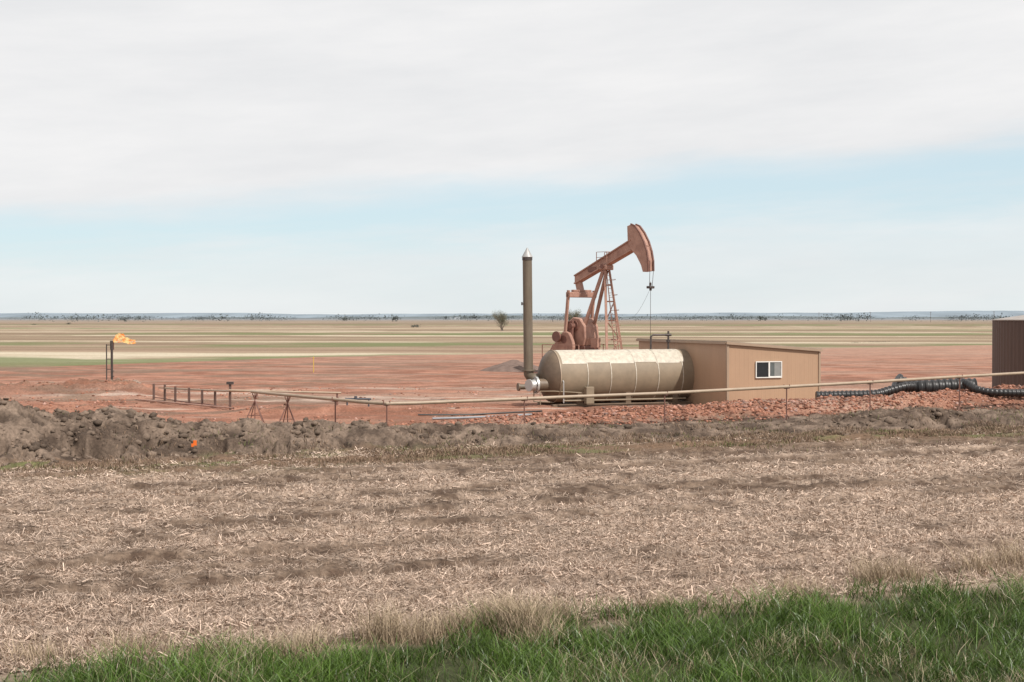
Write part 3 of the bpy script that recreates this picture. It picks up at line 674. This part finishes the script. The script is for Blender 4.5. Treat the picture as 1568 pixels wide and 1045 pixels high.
for px,d,w,h in [(605,1700,7,7),(1165,1900,6,7),(1172,2100,5,5),(190,1500,8,5),(528,1800,8,5),(638,600,2.4,1.5),(632,602,1.2,1.2),(105,900,2.5,1.5),(1460,1400,30,2.2),(52,800,3,1.),(1340,235,3,.35),(1352,236,3,.3),(1310,232,1.5,.3)]:
    clump(at(px,d),d,w,h,160,.1)
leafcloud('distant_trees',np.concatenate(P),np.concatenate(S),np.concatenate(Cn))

barkm=mat('tree_bark',(.20,.16,.13),.9,0,.3,4)
def tree(name,x,y,h,spread,leaf,seed):
    rr=random.Random(seed); o=Thing(name,(x,y,ghz(x,y)-.1)); bm=bmesh.new(); tips=[]
    def br(p,d,l,r,lv):
        pts=[p];rad=[r];q_=p.copy();dd=d.copy()
        for k in range(3):
            dd=(dd+Vector((rr.uniform(-.22,.22),rr.uniform(-.22,.22),.06))).normalized(); q_=q_+dd*l/3; pts.append(q_.copy()); rad.append(r*(1-.2*(k+1)))
        tubebm(bm,pts,r,4,rad)
        if lv>=2: tips.extend(pts[2:])
        if lv<4:
            for _ in range(4 if lv<2 else 3):
                f=rr.choice(pts[1:]); nd=(dd+Vector((rr.uniform(-1,1)*spread,rr.uniform(-1,1)*spread,rr.uniform(-.3,.5)))).normalized(); br(f.copy(),nd,l*rr.uniform(.55,.8),r*.5,lv+1)
    for _ in range(5): br(Vector((rr.uniform(-.3,.3),rr.uniform(-.3,.3),0)),Vector((rr.uniform(-.5,.5),rr.uniform(-.5,.5),1)).normalized(),h*.40,h*.022,0)
    o.add(bm,'trunk_and_limbs',barkm)
    T_=np.array([t_[:] for t_ in tips]); T_=np.repeat(T_,leaf,0); T_=T_+rng.normal(size=T_.shape)*h*.04; T_[:,2]=np.maximum(T_[:,2],.4)
    lc=leafcloud('foliage',T_,np.full(len(T_),h*.011)*(.6+.8*rng.random(len(T_))),np.array([.15,.155,.10])*(.5+.9*rng.random((len(T_),1)))); lc.parent=o.e
tree('bare_tree',at(769,450),450,6.6,.8,2,4)
tree('bare_tree',at(880,520),520,8.,.9,2,9)

M_pole=mat('weathered_pole',(.14,.12,.11),.9)
for px,d in [(1254,1500),(1333,1450),(1425,1350),(1522,1250),(1620,1200)]:
    x=at(px,d); u=Thing('utility_pole',(x,d,ghz(x,d))); u.tubes('pole',[([(0,0,-.5),(0,0,10.)],.17)],M_pole,6); u.beams('crossarm',[((-1.1,0,9.3),(1.1,0,9.3),.15,.18)],M_pole)
for px,d,w,h,c in [(700,3600,14,4,(.5,.5,.5)),(712,3650,10,3.5,(.45,.44,.42)),(690,3580,7,3,(.55,.55,.55))]:
    fh=Thing('farm_shed',(at(px,d),d,ghz(at(px,d),d))); m_=mat('shed_paint',haze(c,.3),.7)
    fh.box('walls',(-w/2,-4,-.3),(w/2,4,h),m_,0); fh.prism('roof',[(-w/2-.4,h),(w/2+.4,h),(w/2-2,h+1.8),(-w/2+2,h+1.8)],-4.4,4.4,m_,0)

# ------------------------------------------------------------ world
w=bpy.data.worlds.new('World'); scene.world=w; w.use_nodes=True; nt=w.node_tree; N=nt.nodes; L=nt.links
bg=N['Background']; bg.inputs[1].default_value=.1
sky=N.new('ShaderNodeTexSky'); sky.sky_type='NISHITA'; sky.sun_disc=False; sky.sun_elevation=SUN_EL
sky.sun_rotation=math.radians(90)-SUN_AZ; sky.air_density=1.; sky.dust_density=.6; sky.ozone_density=2.5; sky.altitude=600
tc=N.new('ShaderNodeTexCoord'); sp=N.new('ShaderNodeSeparateXYZ'); L.new(tc.outputs['Generated'],sp.inputs[0])
def M(op,a,b=None,c=None):
    n=N.new('ShaderNodeMath'); n.operation=op
    for i,v in enumerate((a,b,c)):
        if v is None: continue
        if isinstance(v,(int,float)): n.inputs[i].default_value=v
        else: L.new(v,n.inputs[i])
    return n.outputs[0]
x,y,z=sp.outputs
hyp=M('MAXIMUM',M('SQRT',M('ADD',M('MULTIPLY',x,x),M('MULTIPLY',y,y))),.001)
v=M('DIVIDE',z,hyp); u=M('DIVIDE',x,hyp)
az=M('ARCTAN2',x,y)
def nz(sx,sy,sc,det,rough=.55,skew=0):
    cb=N.new('ShaderNodeCombineXYZ'); L.new(M('MULTIPLY',az,sx),cb.inputs[0]); L.new(M('MULTIPLY',M('MULTIPLY_ADD',u,-skew,v),sy),cb.inputs[1])
    n=N.new('ShaderNodeTexNoise'); n.inputs['Scale'].default_value=sc; n.inputs['Detail'].default_value=det; n.inputs['Roughness'].default_value=rough
    L.new(cb.outputs[0],n.inputs['Vector']); return n.outputs['Fac']
def smooth(val,a,b):
    m=N.new('ShaderNodeMapRange'); m.interpolation_type='SMOOTHSTEP'; m.inputs[1].default_value=a; m.inputs[2].default_value=b; L.new(val,m.inputs[0]); return m.outputs[0]
n1=nz(2.5,14,2.2,7,.55,.07); n2=nz(4,30,2,7,.6,.05); n3=nz(1.8,9,2.0,7,.6,.07)
edge=M('MULTIPLY_ADD',u,.075,.092)
e1=M('ADD',M('SUBTRACT',v,edge),M('MULTIPLY',M('SUBTRACT',n1,.5),.045))
top=smooth(e1,-.014,.018)
edge2=M('MULTIPLY_ADD',u,.055,.066)
e2=M('ADD',M('SUBTRACT',edge2,v),M('MULTIPLY',M('SUBTRACT',n2,.5),.07))
low=M('MULTIPLY',smooth(e2,-.016,.03),M('MULTIPLY_ADD',n1,.6,.28))
fac=M('MAXIMUM',M('MULTIPLY',top,.95),low)
def mixc(f,a,b):
    m=N.new('ShaderNodeMix'); m.data_type='RGBA'
    for s_,k in ((f,'Factor'),(a,'A'),(b,'B')):
        if isinstance(s_,(int,float)): m.inputs[k].default_value=s_
        elif isinstance(s_,tuple): m.inputs[k].default_value=s_
        else: L.new(s_,m.inputs[k])
    return m.outputs['Result']
veil=mixc(.72,sky.outputs[0],(7.2,8.8,9.4,1))       # thin high cirrus veil over clear sky
cr=N.new('ShaderNodeValToRGB'); cr.color_ramp.elements[0].position=.32; cr.color_ramp.elements[1].position=.68
cr.color_ramp.elements[0].color=(.80,.80,.81,1); cr.color_ramp.elements[1].color=(.93,.915,.91,1); L.new(n3,cr.inputs[0])
sc=N.new('ShaderNodeVectorMath'); sc.operation='SCALE'; sc.inputs['Scale'].default_value=10; L.new(cr.outputs[0],sc.inputs[0])
L.new(mixc(fac,veil,sc.outputs[0]),bg.inputs[0])

sd=bpy.data.lights.new('sun','SUN'); sd.energy=4.5; sd.angle=math.radians(.55); sd.color=(1,.955,.89)
so=bpy.data.objects.new('sun',sd); scene.collection.objects.link(so)
dv=Vector((math.cos(SUN_EL)*math.cos(SUN_AZ),math.cos(SUN_EL)*math.sin(SUN_AZ),math.sin(SUN_EL)))
so.rotation_euler=dv.to_track_quat('Z','Y').to_euler()

cd=bpy.data.cameras.new('camera'); cd.lens=50; cd.sensor_width=36; cd.clip_end=60000; cd.clip_start=.1
co=bpy.data.objects.new('camera',cd); scene.collection.objects.link(co); co.location=(0,0,CAMH)
co.rotation_euler=(math.radians(90)-math.atan(35.5/F),0,0); scene.camera=co
scene.view_settings.view_transform='Standard'; scene.view_settings.look='None'; scene.view_settings.exposure=0
